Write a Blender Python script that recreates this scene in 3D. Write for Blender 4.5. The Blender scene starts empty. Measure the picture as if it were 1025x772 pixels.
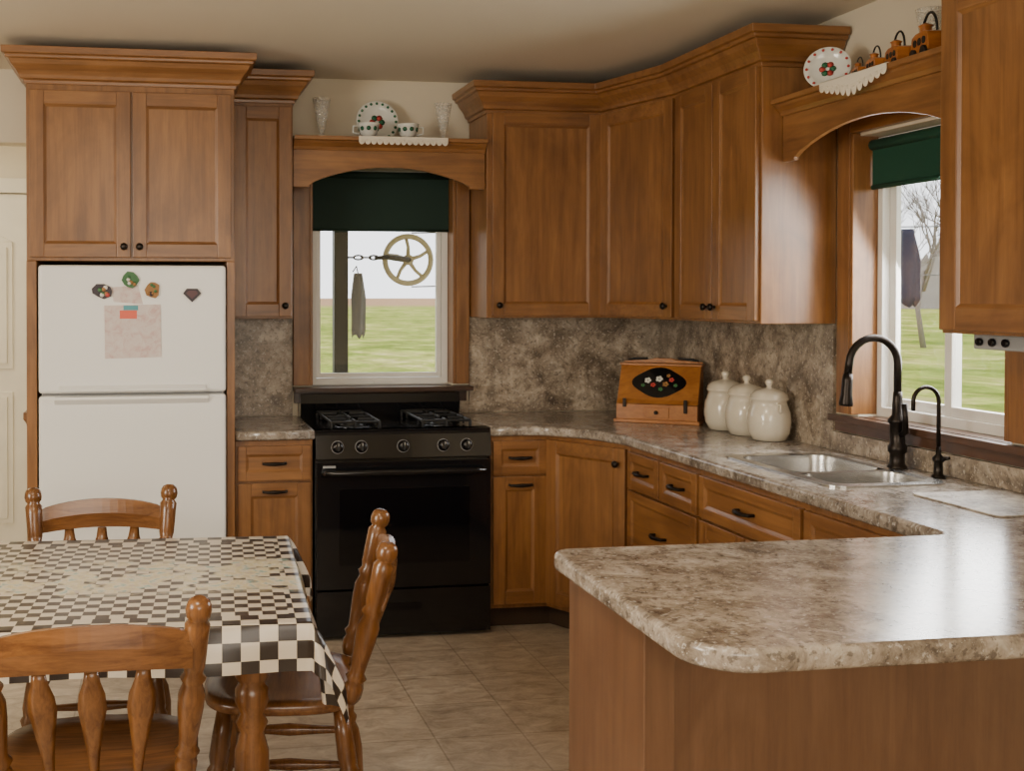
import bpy, bmesh, math, random
from mathutils import Matrix, Vector
random.seed(4)
PI=math.pi
# ------------------------------------------------------------------ materials
def nodes(name):
    m=bpy.data.materials.new(name); m.use_nodes=True
    nt=m.node_tree; return m,nt,nt.nodes,nt.links,nt.nodes['Principled BSDF']
def mat(name,c,rough=.5,metal=0,coat=0,trans=0,ior=1.45,emit=None,bump=0,bscale=200):
    m,nt,N,L,P=nodes(name)
    P.inputs['Base Color'].default_value=(*c,1); P.inputs['Roughness'].default_value=rough
    P.inputs['Metallic'].default_value=metal; P.inputs['Coat Weight'].default_value=coat
    P.inputs['Transmission Weight'].default_value=trans; P.inputs['IOR'].default_value=ior
    tc=N.new('ShaderNodeTexCoord'); n=N.new('ShaderNodeTexNoise'); n.inputs['Scale'].default_value=bscale if bump else 9
    L.new(tc.outputs['Object'],n.inputs['Vector'])
    if bump:
        b=N.new('ShaderNodeBump'); b.inputs['Strength'].default_value=bump; b.inputs['Distance'].default_value=.002
        L.new(n.outputs['Fac'],b.inputs['Height']); L.new(b.outputs['Normal'],P.inputs['Normal'])
    elif trans==0:
        r=N.new('ShaderNodeValToRGB'); r.color_ramp.elements[0].position=.3; r.color_ramp.elements[1].position=.7
        r.color_ramp.elements[0].color=(*[x*.93 for x in c],1); r.color_ramp.elements[1].color=(*c,1)
        L.new(n.outputs['Fac'],r.inputs['Fac']); L.new(r.outputs['Color'],P.inputs['Base Color'])
    return m
def ramp(N,stops):
    r=N.new('ShaderNodeValToRGB'); e=r.color_ramp.elements
    e[0].position=stops[0][0]; e[0].color=(*stops[0][1],1); e[1].position=stops[-1][0]; e[1].color=(*stops[-1][1],1)
    for p,c in stops[1:-1]:
        x=e.new(p); x.color=(*c,1)
    return r
def mixc(N,L,fac,a,b,mode='MIX'):
    x=N.new('ShaderNodeMix'); x.data_type='RGBA'; x.blend_type=mode
    for s,v in ((0,fac),(6,a),(7,b)):
        if isinstance(v,(int,float)): x.inputs[s].default_value=v
        elif isinstance(v,tuple): x.inputs[s].default_value=(*v,1)
        else: L.new(v,x.inputs[s])
    return x.outputs[2]
def noise(N,L,vec,scale,detail=4,rough=.5,dist=0):
    n=N.new('ShaderNodeTexNoise'); n.inputs['Scale'].default_value=scale; n.inputs['Detail'].default_value=detail
    n.inputs['Roughness'].default_value=rough; n.inputs['Distortion'].default_value=dist
    L.new(vec,n.inputs['Vector']); return n.outputs['Fac']
def mapping(N,L,vec,scale):
    m=N.new('ShaderNodeMapping'); m.inputs['Scale'].default_value=scale; L.new(vec,m.inputs['Vector']); return m.outputs['Vector']
def wood(name,axis,dk,lt,rough=.35,blot=.68,freq=20,lo=.32,hi=.70):
    m,nt,N,L,P=nodes(name); tc=N.new('ShaderNodeTexCoord').outputs['Object']
    s=[freq,freq,freq]; s[axis]=freq*.06
    g=noise(N,L,mapping(N,L,tc,tuple(s)),1.7,9,.68,.5)
    mid=tuple((a+b)/2 for a,b in zip(dk,lt))
    c=ramp(N,[(lo,dk),(.5,mid),(hi,lt)]); L.new(g,c.inputs['Fac'])
    s2=[3.0]*3; s2[axis]=1.3
    b=ramp(N,[(.32,(blot,blot*.95,blot*.88)),(.62,(1,1,1))]); L.new(noise(N,L,mapping(N,L,tc,tuple(s2)),1.5,6,.6,1.4),b.inputs['Fac'])
    L.new(mixc(N,L,1.0,c.outputs['Color'],b.outputs['Color'],'MULTIPLY'),P.inputs['Base Color'])
    P.inputs['Roughness'].default_value=rough; P.inputs['Coat Weight'].default_value=.2; P.inputs['Coat Roughness'].default_value=.3
    return m
DK=(.165,.066,.018); LT=(.305,.137,.040)
WZ=wood('maple_grain_z',2,DK,LT); WX=wood('maple_grain_x',0,DK,LT); WY=wood('maple_grain_y',1,DK,LT)
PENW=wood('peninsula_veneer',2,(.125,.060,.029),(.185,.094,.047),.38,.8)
OAK=wood('chair_oak',2,(.105,.038,.010),(.25,.105,.029),.25,.65,30)
OAKX=wood('chair_oak_x',0,(.105,.038,.010),(.25,.105,.029),.25,.65,30)
BOXW=wood('pine_box',0,(.30,.105,.022),(.48,.20,.05),.3,.8,20)
DARKW=wood('dark_sill_wood',0,(.03,.014,.008),(.07,.03,.015),.3)
DARKWY=wood('dark_sill_wood_y',1,(.06,.03,.018),(.12,.06,.035),.3)
def granite(name,rough,k=1.0,sc=13,ds=.5,tint=(1,1,1),bs=4.5,blo=.72):
    m,nt,N,L,P=nodes(name); tc=N.new('ShaderNodeTexCoord').outputs['Object']
    C=lambda r,g,b:(r*k*tint[0],g*k*tint[1],b*k*tint[2])
    a=ramp(N,[(.34,C(.14,.108,.082)),(.45,C(.30,.25,.195)),(.54,C(.47,.41,.335)),(.66,C(.66,.605,.515))])
    L.new(noise(N,L,tc,sc,12,.74,.5),a.inputs['Fac'])
    big=ramp(N,[(.38,(blo,blo*.97,blo*.94)),(.60,(1.1,1.1,1.1))]); L.new(noise(N,L,tc,bs,6,.65,.9),big.inputs['Fac'])
    c=mixc(N,L,1.0,a.outputs['Color'],big.outputs['Color'],'MULTIPLY')
    s=ramp(N,[(.555,(0,0,0)),(.61,(ds,ds,ds))]); L.new(noise(N,L,tc,55,5,.65,.1),s.inputs['Fac'])
    c=mixc(N,L,s.outputs['Color'],c,C(.09,.068,.052))
    s2=ramp(N,[(.58,(0,0,0)),(.64,(.7,.7,.7))]); L.new(noise(N,L,mapping(N,L,tc,(1,1.2,.9)),80,4,.65,.1),s2.inputs['Fac'])
    c=mixc(N,L,s2.outputs['Color'],c,C(.66,.63,.57))
    L.new(c,P.inputs['Base Color']); P.inputs['Roughness'].default_value=rough
    return m
GRAN=granite('laminate_granite',.19,.80,12,.62,(1,1,1.03)); SPL=granite('backsplash_granite',.35,.80,8,.6,(1.06,1.0,.93),6.5,.58)
WALL=mat('wall_paint',(.64,.57,.44),.8,bump=.15,bscale=90)
CEIL=mat('ceiling_paint',(.68,.61,.49),.7,bump=.15,bscale=60)
WHITE=mat('white_enamel',(.80,.80,.78),.28,bump=.05,bscale=300)
TRIMW=mat('white_vinyl',(.78,.76,.71),.4)
DOORW=mat('door_paint',(.74,.70,.58),.45)
CREAM=mat('cream_ceramic',(.66,.60,.48),.18,coat=.4)
BLACK=mat('black_enamel',(.006,.006,.007),.12,coat=.3)
BGLASS=mat('oven_glass',(.003,.003,.004),.05)
IRON=mat('cast_iron',(.012,.012,.012),.5)
BRZ=mat('dark_bronze',(.025,.02,.017),.32,.8)
STEEL=mat('stainless_steel',(.50,.49,.47),.27,1)
GRID=mat('grey_plastic',(.3,.3,.3),.5)
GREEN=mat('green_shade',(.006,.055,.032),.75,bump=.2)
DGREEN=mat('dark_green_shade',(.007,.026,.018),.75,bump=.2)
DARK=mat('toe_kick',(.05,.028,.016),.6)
def paper():
    m,nt,N,L,P=nodes('paper_pink'); tc=N.new('ShaderNodeTexCoord').outputs['Object']
    r=ramp(N,[(.35,(.60,.42,.39)),(.5,(.66,.56,.53)),(.65,(.68,.62,.59))]); L.new(noise(N,L,tc,28,5,.7,1),r.inputs['Fac'])
    L.new(r.outputs['Color'],P.inputs['Base Color']); P.inputs['Roughness'].default_value=.8; return m
PAPER=paper()
PINK=mat('sticker_red',(.75,.15,.10),.6); TEAL=mat('sticker_teal',(.1,.35,.4),.5); OCH=mat('magnet_ochre',(.32,.16,.05),.5)
MGRN=mat('magnet_green',(.05,.16,.06),.5); MBLK=mat('magnet_black',(.03,.02,.03),.4); MPUR=mat('magnet_maroon',(.10,.04,.05),.4)
LACE=mat('lace',(.70,.64,.53),.9,bump=.8,bscale=260)
CHINA=mat('china',(.72,.72,.66),.15,coat=.3); CGRN=mat('china_green',(.03,.14,.07),.2); CRED=mat('china_red',(.5,.06,.05),.3)
ORNG=wood('toy_wood',0,(.28,.085,.018),(.50,.18,.035),.3,.8,30)
PULM=mat('pulley_cream',(.42,.36,.23),.5); POST=mat('black_post',(.012,.016,.014),.5)
RAG=mat('grey_cloth',(.16,.16,.17),.9); NAVY=mat('navy_cloth',(.02,.024,.05),.9); BARK=mat('bark',(.20,.17,.15),.9)
WSH=mat('white_cloth',(.6,.6,.6),.9)
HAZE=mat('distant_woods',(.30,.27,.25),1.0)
MATM=granite('counter_mat',.6,.85)
def mixtrans(name,k,kind):
    m=bpy.data.materials.new(name); m.use_nodes=True; N=m.node_tree.nodes; L=m.node_tree.links
    o=N['Material Output']; P=N['Principled BSDF']; P.inputs['Roughness'].default_value=.05
    P.inputs['Base Color'].default_value=(.75,.73,.66,1)
    t=N.new('ShaderNodeBsdfTransparent'); x=N.new('ShaderNodeMixShader'); x.inputs[0].default_value=k
    if kind=='vase':
        w=N.new('ShaderNodeTexVoronoi'); w.inputs['Scale'].default_value=70; tc=N.new('ShaderNodeTexCoord'); L.new(tc.outputs['Object'],w.inputs['Vector'])
        r=ramp(N,[(.0,(.55,.55,.55)),(.6,(.18,.18,.18))]); L.new(w.outputs['Distance'],r.inputs['Fac']); L.new(r.outputs['Color'],x.inputs[0]); g=P
    else:
        g=N.new('ShaderNodeBsdfGlossy'); g.inputs['Roughness'].default_value=.02
    L.new(t.outputs[0],x.inputs[1]); L.new(g.outputs[0],x.inputs[2]); L.new(x.outputs[0],o.inputs[0]); return m
PANE=mixtrans('window_glass',.05,'pane'); GLASSM=mixtrans('cut_glass',.4,'vase')
def floormat():
    m,nt,N,L,P=nodes('vinyl_tile'); tc=N.new('ShaderNodeTexCoord').outputs['Object']
    b=N.new('ShaderNodeTexBrick'); b.offset=0; b.inputs['Scale'].default_value=1
    b.inputs['Brick Width'].default_value=.305; b.inputs['Row Height'].default_value=.305; b.inputs['Mortar Size'].default_value=.0035; b.inputs['Mortar Smooth'].default_value=.3
    b.inputs['Color1'].default_value=(1,1,1,1); b.inputs['Color2'].default_value=(.86,.86,.86,1); b.inputs['Mortar'].default_value=(.64,.62,.60,1)
    L.new(tc,b.inputs['Vector'])
    a=ramp(N,[(.3,(.29,.225,.165)),(.5,(.46,.38,.29)),(.7,(.62,.54,.43))]); L.new(noise(N,L,mapping(N,L,tc,(1,1.8,1)),9,9,.7,.6),a.inputs['Fac'])
    L.new(mixc(N,L,1.0,a.outputs['Color'],b.outputs['Color'],'MULTIPLY'),P.inputs['Base Color']); P.inputs['Roughness'].default_value=.38
    return m
FLOOR=floormat()
def grass():
    m,nt,N,L,P=nodes('grass_field'); tc=N.new('ShaderNodeTexCoord').outputs['Object']
    a=ramp(N,[(.36,(.11,.16,.03)),(.47,(.23,.29,.055)),(.55,(.36,.37,.10)),(.64,(.54,.46,.22))]); L.new(noise(N,L,mapping(N,L,tc,(.12,.08,1)),3,12,.8,.3),a.inputs['Fac'])
    f2=ramp(N,[(.35,(.6,.6,.6)),(.65,(1.2,1.2,1.2))]); L.new(noise(N,L,mapping(N,L,tc,(1,.4,1)),1.5,8,.8,0),f2.inputs['Fac'])
    c=mixc(N,L,1.0,a.outputs['Color'],f2.outputs['Color'],'MULTIPLY')
    sep=N.new('ShaderNodeSeparateXYZ'); L.new(tc,sep.inputs[0])
    f=N.new('ShaderNodeMapRange'); f.inputs[1].default_value=170; f.inputs[2].default_value=220; L.new(sep.outputs['Y'],f.inputs[0])
    L.new(mixc(N,L,f.outputs[0],c,(.34,.22,.13)),P.inputs['Base Color']); P.inputs['Roughness'].default_value=1
    P.inputs['Specular IOR Level'].default_value=0
    return m
GRASS=grass()
def clothmat():
    m,nt,N,L,P=nodes('checked_oilcloth'); tc=N.new('ShaderNodeTexCoord'); uv=tc.outputs['UV']
    sep=N.new('ShaderNodeSeparateXYZ'); L.new(uv,sep.inputs[0])
    def chk(s,c1,c2):
        c=N.new('ShaderNodeTexChecker'); c.inputs['Scale'].default_value=1/s
        c.inputs['Color1'].default_value=(*c1,1); c.inputs['Color2'].default_value=(*c2,1)
        mp=N.new('ShaderNodeMapping'); mp.inputs['Location'].default_value=(s*100+.0003,s*100+.0003,.0005); L.new(uv,mp.inputs['Vector']); L.new(mp.outputs['Vector'],c.inputs['Vector']); return c.outputs['Color']
    fine=chk(.032,(.56,.51,.42),(.05,.036,.028)); big=chk(.042,(.56,.50,.41),(.022,.014,.010))
    def absgt(axis,v):
        a=N.new('ShaderNodeMath'); a.operation='ABSOLUTE'; L.new(sep.outputs[axis],a.inputs[0])
        g=N.new('ShaderNodeMath'); g.operation='GREATER_THAN'; g.inputs[1].default_value=v; L.new(a.outputs[0],g.inputs[0]); return a.outputs[0],g.outputs[0]
    _,gx=absgt('X',.70); ay,gy=absgt('Y',.384)
    mx=N.new('ShaderNodeMath'); mx.operation='MAXIMUM'; L.new(gx,mx.inputs[0]); L.new(gy,mx.inputs[1])
    base=mixc(N,L,mx.outputs[0],fine,big)
    f=N.new('ShaderNodeMapRange'); f.inputs[1].default_value=.20; f.inputs[2].default_value=.13; L.new(ay,f.inputs[0])
    n=ramp(N,[(.47,(0,0,0)),(.53,(1,1,1))]); L.new(noise(N,L,uv,9,3,.5,.5),n.inputs['Fac'])
    mu=N.new('ShaderNodeMath'); mu.operation='MULTIPLY'; L.new(f.outputs[0],mu.inputs[0]); L.new(n.outputs['Color'],mu.inputs[1])
    p=ramp(N,[(.35,(.25,.42,.40)),(.45,(.62,.56,.46)),(.55,(.58,.52,.30)),(.65,(.50,.42,.38))]); L.new(noise(N,L,uv,30,3,.6,.3),p.inputs['Fac'])
    L.new(mixc(N,L,mu.outputs[0],base,p.outputs['Color']),P.inputs['Base Color'])
    P.inputs['Roughness'].default_value=.3
    return m
CLOTH=clothmat()
# ------------------------------------------------------------------ builder
class B:
    def __init__(s,name): s.name=name; s.bm=bmesh.new(); s.mats=[]; s.M=Matrix()
    def mi(s,m):
        if m not in s.mats: s.mats.append(m)
        return s.mats.index(m)
    def v(s,p): return s.bm.verts.new(s.M@Vector(p))
    def f(s,vs,m,sm=False):
        try:
            f=s.bm.faces.new(vs); f.material_index=s.mi(m); f.smooth=sm
        except ValueError: pass
    def box(s,x0,x1,y0,y1,z0,z1,m):
        v=[s.v((x,y,z)) for x in (x0,x1) for y in (y0,y1) for z in (z0,z1)]
        for q in ((0,1,3,2),(4,6,7,5),(0,4,5,1),(2,3,7,6),(0,2,6,4),(1,5,7,3)): s.f([v[i] for i in q],m)
    def quad(s,ps,m): s.f([s.v(p) for p in ps],m)
    def prism(s,poly,a,b,m,plane='xy',sm=False):
        def P(p,t): return (p[0],p[1],t) if plane=='xy' else (p[0],t,p[1]) if plane=='xz' else (t,p[0],p[1])
        A=[s.v(P(p,a)) for p in poly]; C=[s.v(P(p,b)) for p in poly]; n=len(poly)
        s.f(A,m); s.f(C[::-1],m)
        for i in range(n): s.f([A[i],A[(i+1)%n],C[(i+1)%n],C[i]],m,sm)
    def loft(s,secs,m,sm=True,closed=False,caps=True):
        R=[[s.v(p) for p in q] for q in secs]; n=len(R[0])
        K=len(R) if closed else len(R)-1
        for i in range(K):
            a=R[i]; b=R[(i+1)%len(R)]
            for j in range(n): s.f([a[j],a[(j+1)%n],b[(j+1)%n],b[j]],m,sm)
        if caps and not closed: s.f(R[0][::-1],m); s.f(R[-1],m)
    def tube(s,pts,r,m,segs=10,closed=False,flat=1.0):
        pts=[Vector(p) for p in pts]; n=len(pts); rr=r if isinstance(r,(list,tuple)) else [r]*n
        secs=[]; up=None
        for i,p in enumerate(pts):
            if closed: t=pts[(i+1)%n]-pts[i-1]
            else: t=pts[min(i+1,n-1)]-pts[max(i-1,0)]
            t.normalize()
            if up is None:
                up=Vector((0,0,1)) if abs(t.z)<.9 else Vector((0,1,0))
            x=t.cross(up).normalized(); up=x.cross(t).normalized()
            secs.append([p+(x*math.cos(k*2*PI/segs)+up*math.sin(k*2*PI/segs)*flat)*rr[i] for k in range(segs)])
        s.loft(secs,m,True,closed)
    def lathe(s,prof,m,at=(0,0,0),to=None,segs=24,fit=False):
        a=Vector(at); d=Vector((0,0,1)); k=1
        if to is not None:
            d=Vector(to)-a
            if fit: k=d.length
            d.normalize()
        q=Vector((0,0,1)).rotation_difference(d)
        secs=[[a+q@Vector((r*math.cos(j*2*PI/segs),r*math.sin(j*2*PI/segs),h*k)) for j in range(segs)] for r,h in prof]
        s.loft(secs,m,True)
    def sweep(s,path,prof,m):
        n=len(path); P=[Vector((*p,0)) for p in path]; secs=[]
        for i in range(n):
            ns=[]
            if i>0: d=(P[i]-P[i-1]).normalized(); ns.append(Vector((d.y,-d.x,0)))
            if i<n-1: d=(P[i+1]-P[i]).normalized(); ns.append(Vector((d.y,-d.x,0)))
            if len(ns)==2: q=(ns[0]+ns[1]).normalized(); q=q/max(q.dot(ns[0]),.3)
            else: q=ns[0]
            secs.append([P[i]+q*o+Vector((0,0,z)) for o,z in prof])
        s.loft(secs,m,False)
    def finish(s,bevel=0,parent=None,M=None,segs=2):
        bmesh.ops.recalc_face_normals(s.bm,faces=s.bm.faces)
        me=bpy.data.meshes.new(s.name); s.bm.to_mesh(me); s.bm.free()
        for m in s.mats: me.materials.append(m)
        o=bpy.data.objects.new(s.name,me); bpy.context.scene.collection.objects.link(o)
        if bevel:
            b=o.modifiers.new('bevel','BEVEL'); b.width=bevel; b.segments=segs; b.limit_method='ANGLE'; b.angle_limit=math.radians(50)
        if M is not None: o.matrix_world=M
        if parent: o.parent=parent
        return o
def T(x,y,z=0,a=0): return Matrix.Translation((x,y,z))@Matrix.Rotation(a,4,'Z')
def rrect(x0,x1,y0,y1,r,n=6):
    out=[]
    for cx,cy,a0 in ((x1-r,y0+r,-90),(x1-r,y1-r,0),(x0+r,y1-r,90),(x0+r,y0+r,180)):
        for k in range(n+1):
            a=math.radians(a0+90*k/n); out.append((cx+r*math.cos(a),cy+r*math.sin(a)))
    return out
def roundpoly(pts,rad,n=7):
    out=[]
    for i,p in enumerate(pts):
        r=rad[i]; p=Vector(p)
        if r==0: out.append(tuple(p)); continue
        a=(Vector(pts[i-1])-p).normalized(); b=(Vector(pts[(i+1)%len(pts)])-p).normalized()
        ang=a.angle(b); t=r/math.tan(ang/2); c=p+(a+b).normalized()*(r/math.sin(ang/2))
        s0=p+a*t-c; s1=p+b*t-c; tot=s0.angle_signed(s1)
        for k in range(n+1):
            th=-tot*k/n; out.append((c.x+s0.x*math.cos(th)-s0.y*math.sin(th),c.y+s0.x*math.sin(th)+s0.y*math.cos(th)))
    return out
def slab(name,outlines,z0,z1,bev,m):
    cu=bpy.data.curves.new(name,'CURVE'); cu.dimensions='2D'; cu.fill_mode='BOTH'
    for pts in outlines:
        sp=cu.splines.new('POLY'); sp.points.add(len(pts)-1)
        for q,p in zip(sp.points,pts): q.co=(p[0],p[1],0,1)
        sp.use_cyclic_u=True
    cu.extrude=(z1-z0)/2-bev; cu.bevel_depth=bev; cu.bevel_resolution=3; cu.offset=-bev
    t=bpy.data.objects.new('tmp',cu); bpy.context.scene.collection.objects.link(t); t.location.z=(z0+z1)/2
    bpy.context.view_layer.update(); dg=bpy.context.evaluated_depsgraph_get()
    me=bpy.data.meshes.new_from_object(t.evaluated_get(dg)); bpy.data.objects.remove(t)
    me.transform(Matrix.Translation((0,0,(z0+z1)/2))); me.materials.clear(); me.materials.append(m)
    o=bpy.data.objects.new(name,me); bpy.context.scene.collection.objects.link(o); return o
def knob(b,x,z,y=-.02):
    b.lathe([(.006,0),(.005,.012),(.013,.016),(.0155,.022),(.013,.028),(.004,.031)],BRZ,(x,y,z),(x,y-1,z),14)
def pull(b,x,z,w=.10,y=-.02):
    p=[(x-w/2,y,z),(x-w/2,y-.022,z),(x-w*.3,y-.030,z),(x,y-.033,z),(x+w*.3,y-.030,z),(x+w/2,y-.022,z),(x+w/2,y,z)]
    b.tube(p,[.006,.006,.007,.009,.007,.006,.006],BRZ,8)
def door(b,x0,x1,z0,z1,wv,wh,fw=.058,y=0):
    t=.02; r=.009
    b.box(x0,x0+fw,y-t,y,z0,z1,wv); b.box(x1-fw,x1,y-t,y,z0,z1,wv)
    b.box(x0+fw,x1-fw,y-t,y,z0,z0+fw,wh); b.box(x0+fw,x1-fw,y-t,y,z1-fw,z1,wh)
    a0,a1,c0,c1=x0+fw,x1-fw,z0+fw,z1-fw; e=.010
    b.box(a0,a1,y-t+r,y-.001,c0,c1,wv)
    y0=y-t+.003; y1=y-t+r-.0005
    b.quad([(a0,y0,c0),(a1,y0,c0),(a1-e,y1,c0+e),(a0+e,y1,c0+e)],wh); b.quad([(a0,y0,c1),(a1,y0,c1),(a1-e,y1,c1-e),(a0+e,y1,c1-e)],wh)
    b.quad([(a0,y0,c0),(a0,y0,c1),(a0+e,y1,c1-e),(a0+e,y1,c0+e)],wv); b.quad([(a1,y0,c0),(a1,y0,c1),(a1-e,y1,c1-e),(a1-e,y1,c0+e)],wv)
H=2.55; YB=5.40; XR=2.53
CROWN=[(0,0),(.008,0),(.010,.016),(.022,.020),(.026,.034),(.036,.052),(.054,.074),(.062,.092),(.074,.096),(.076,.108),(.088,.112),(.090,.140),(0,.140)]
def crown(b,path,z,m=WX): b.sweep(path,[(o,z+h) for o,h in CROWN],m)
# ------------------------------------------------------------------ room
b=B('floor'); b.box(-3.3,2.65,-1.7,6.8,-.05,0,FLOOR); b.finish()
b=B('ceiling'); b.box(-3.3,2.68,-1.7,6.8,H,H+.1,CEIL); b.finish()
b=B('wall_back')
b.box(-.60,.73,YB,YB+.14,0,H,WALL); b.box(1.43,2.66,YB,YB+.14,0,H,WALL); b.box(.73,1.43,YB,YB+.14,0,1.05,WALL); b.box(.73,1.43,YB,YB+.14,2.12,H,WALL)
b.box(-3.2,-.60,YB,YB+.14,2.21,H,WALL); b.finish()
b=B('wall_right')
b.box(XR,XR+.14,3.75,YB,0,H,WALL); b.box(XR,XR+.14,-1.7,3.0,0,H,WALL); b.box(XR,XR+.14,3.0,3.75,0,1.05,WALL); b.box(XR,XR+.14,3.0,3.75,2.08,H,WALL); b.finish()
b=B('wall_left'); b.box(-3.3,-3.2,-1.7,6.8,0,H,WALL); b.finish()
b=B('wall_rear'); b.box(-3.2,2.53,-1.7,-1.6,0,H,WALL); b.finish()
b=B('wall_hall'); b.box(-3.2,-.60,6.6,6.7,0,H,WALL); b.finish()
b=B('wall_hall_side'); b.box(-.60,-.48,5.54,6.7,0,H,WALL); b.finish()
b=B('door_1')
b.M=T(-1.585,6.555)
b.box(0,.86,0,.04,.01,2.07,DOORW)
for x0,x1 in ((.10,.40),(.46,.76)):
    for z0,z1 in ((.2,.95),(1.08,1.80)):
        b.box(x0,x1,-.008,0,z0,z1,DOORW); b.box(x0+.03,x1-.03,-.016,-.008,z0+.03,z1-.03,DOORW)
    arc=[(x0,1.80)]+[(x0+(x1-x0)*k/8,1.80+.10*math.sin(PI*k/16 if x0<.2 else PI/2-PI*k/16)) for k in range(9)]+[(x1,1.80)]
    b.prism(arc,-.010,-.0005,DOORW,'xz')
b.lathe([(.01,0),(.01,.03),(.03,.045),(.03,.06),(.01,.07)],BRZ,(.06,0,.95),(.06,-1,.95))
b.finish(.003)
b=B('trim_1'); b.M=T(-1.585,6.555); b.box(-.09,-.005,-.02,.04,0,2.16,DOORW); b.box(.865,.95,-.02,.04,0,2.16,DOORW); b.box(-.005,.865,-.02,.04,2.075,2.16,DOORW); b.finish(.004)
b=B('trim_2'); b.sweep([(-.545,5.56),(-.60,5.56),(-.60,5.39),(-.548,5.39)],[(0,.86),(.012,.86),(.018,.90),(.03,.92),(.03,.95),(0,.95)],WX); b.box(-.598,-.548,5.365,5.398,0,.95,WZ); b.finish()
b=B('window_1')
for x0,x1 in ((.732,.762),(1.398,1.428)): b.box(x0,x1,5.47,5.53,1.055,2.115,TRIMW)
b.box(.762,1.398,5.47,5.53,1.055,1.085,TRIMW); b.box(.762,1.398,5.47,5.53,2.085,2.115,TRIMW)
for x0,x1 in ((.764,.785),(1.375,1.396)): b.box(x0,x1,5.485,5.515,1.088,2.082,TRIMW)
b.box(.785,1.375,5.485,5.515,1.088,1.11,TRIMW); b.box(.785,1.375,5.485,5.515,2.06,2.082,TRIMW)
b.box(.785,1.375,5.498,5.502,1.11,2.06,PANE)
b.box(1.05,1.15,5.462,5.47,1.062,1.075,TRIMW)
b.finish(.003)
b=B('trim_3')
b.box(.635,.715,5.365,5.398,1.06,2.16,WZ); b.box(1.445,1.512,5.365,5.398,1.06,2.16,WZ)
b.box(.715,.731,5.37,5.535,1.06,2.12,WZ); b.box(1.429,1.445,5.37,5.535,1.06,2.12,WZ)
b.box(.715,1.445,5.365,5.398,2.125,2.19,WX); b.finish(.003)
b=B('windowsill'); b.box(.636,1.515,5.30,5.398,1.03,1.052,DARKW); b.box(.64,1.50,5.372,5.398,.975,1.03,DARKW); b.box(.733,1.427,5.398,5.468,1.051,1.054,DARKW); b.finish(.004)
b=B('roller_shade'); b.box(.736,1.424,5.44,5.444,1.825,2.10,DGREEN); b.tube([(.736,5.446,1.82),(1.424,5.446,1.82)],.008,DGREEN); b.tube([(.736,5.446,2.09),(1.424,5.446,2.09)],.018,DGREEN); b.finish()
b=B('window_2')
xs=(2.60,2.655)
b.box(*xs,3.0+.002,3.03,1.055,2.075,TRIMW); b.box(*xs,3.72,3.748,1.055,2.075,TRIMW); b.box(*xs,3.03,3.72,1.055,1.09,TRIMW); b.box(*xs,3.03,3.72,2.045,2.075,TRIMW)
for y0,y1,dx in ((3.03,3.40,0.0),(3.37,3.72,.022)):
    x0=2.608+dx; x1=x0+.02
    b.box(x0,x1,y0,y0+.035,1.09,2.045,TRIMW); b.box(x0,x1,y1-.035,y1,1.09,2.045,TRIMW)
    b.box(x0,x1,y0+.035,y1-.035,1.09,1.125,TRIMW); b.box(x0,x1,y0+.035,y1-.035,2.01,2.045,TRIMW)
    b.box(x0+.008,x0+.012,y0+.035,y1-.035,1.125,2.01,PANE)
b.finish(.003)
b=B('trim_4')
b.box(2.497,2.528,3.765,3.84,1.06,2.16,WZ); b.box(2.497,2.528,2.92,2.985,1.06,2.16,WZ); b.box(2.497,2.528,2.985,3.765,2.09,2.16,WY)
b.box(2.50,2.665,3.749,3.765,1.06,2.09,WZ); b.box(2.50,2.665,2.985,3.001,1.06,2.09,WZ); b.finish(.003)
b=B('windowsill'); b.box(2.488,2.528,2.86,3.88,1.028,1.052,DARKWY); b.box(2.506,2.528,2.88,3.86,.99,1.028,DARKWY); b.box(2.528,2.60,3.002,3.748,1.051,1.0545,DARKWY); b.finish(.004)
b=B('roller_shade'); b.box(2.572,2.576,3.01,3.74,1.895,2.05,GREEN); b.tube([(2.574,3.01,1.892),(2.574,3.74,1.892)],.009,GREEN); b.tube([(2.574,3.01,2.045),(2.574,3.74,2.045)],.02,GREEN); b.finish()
# ------------------------------------------------------------------ upper cabinets
b=B('refrigerator_cabinet')
b.box(-.545,-.503,4.755,5.395,0,1.64,WZ); b.box(.279,.313,4.755,5.395,0,1.64,WZ)
b.box(-.545,.313,4.77,5.395,1.64,2.38,WZ)
b.M=T(0,4.77)
door(b,-.530,-.120,1.655,2.345,WZ,WX); door(b,-.112,.298,1.655,2.345,WZ,WX); knob(b,-.148,1.70); knob(b,-.084,1.70)
b.M=Matrix(); crown(b,[(-.545,5.39),(-.545,4.77),(.313,4.77),(.313,4.995)],2.37)
b.box(-.545,.313,4.77,5.39,2.505,2.51,WX); b.finish(.0025)
b=B('wall_cabinet')
b.box(.316,.600,5.09,5.396,1.39,2.38,WZ); b.M=T(0,5.09); door(b,.328,.592,1.40,2.355,WZ,WX); knob(b,.562,1.45); b.M=Matrix()
crown(b,[(.316,5.09),(.600,5.09),(.600,5.39)],2.37); b.finish(.0025)
b=B('corner_wall_cabinets')
XD,YD=2.085,4.575
b.box(1.517,XD,5.09,5.396,1.39,2.38,WZ)
b.prism([(XD,5.09),(2.22,YD),(2.526,YD),(2.526,5.396),(XD,5.396)],1.39,2.38,WZ)
b.box(2.22,2.526,3.886,YD,1.39,2.38,WZ)
b.M=T(0,5.09); door(b,1.540,XD-.012,1.40,2.355,WZ,WX); knob(b,1.57,1.45)
dl=math.hypot(2.22-XD,5.09-YD)
b.M=T(XD,5.09,0,math.atan2(YD-5.09,2.22-XD)); door(b,.012,dl-.014,1.40,2.355,WZ,WX); knob(b,dl-.045,1.45)
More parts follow.
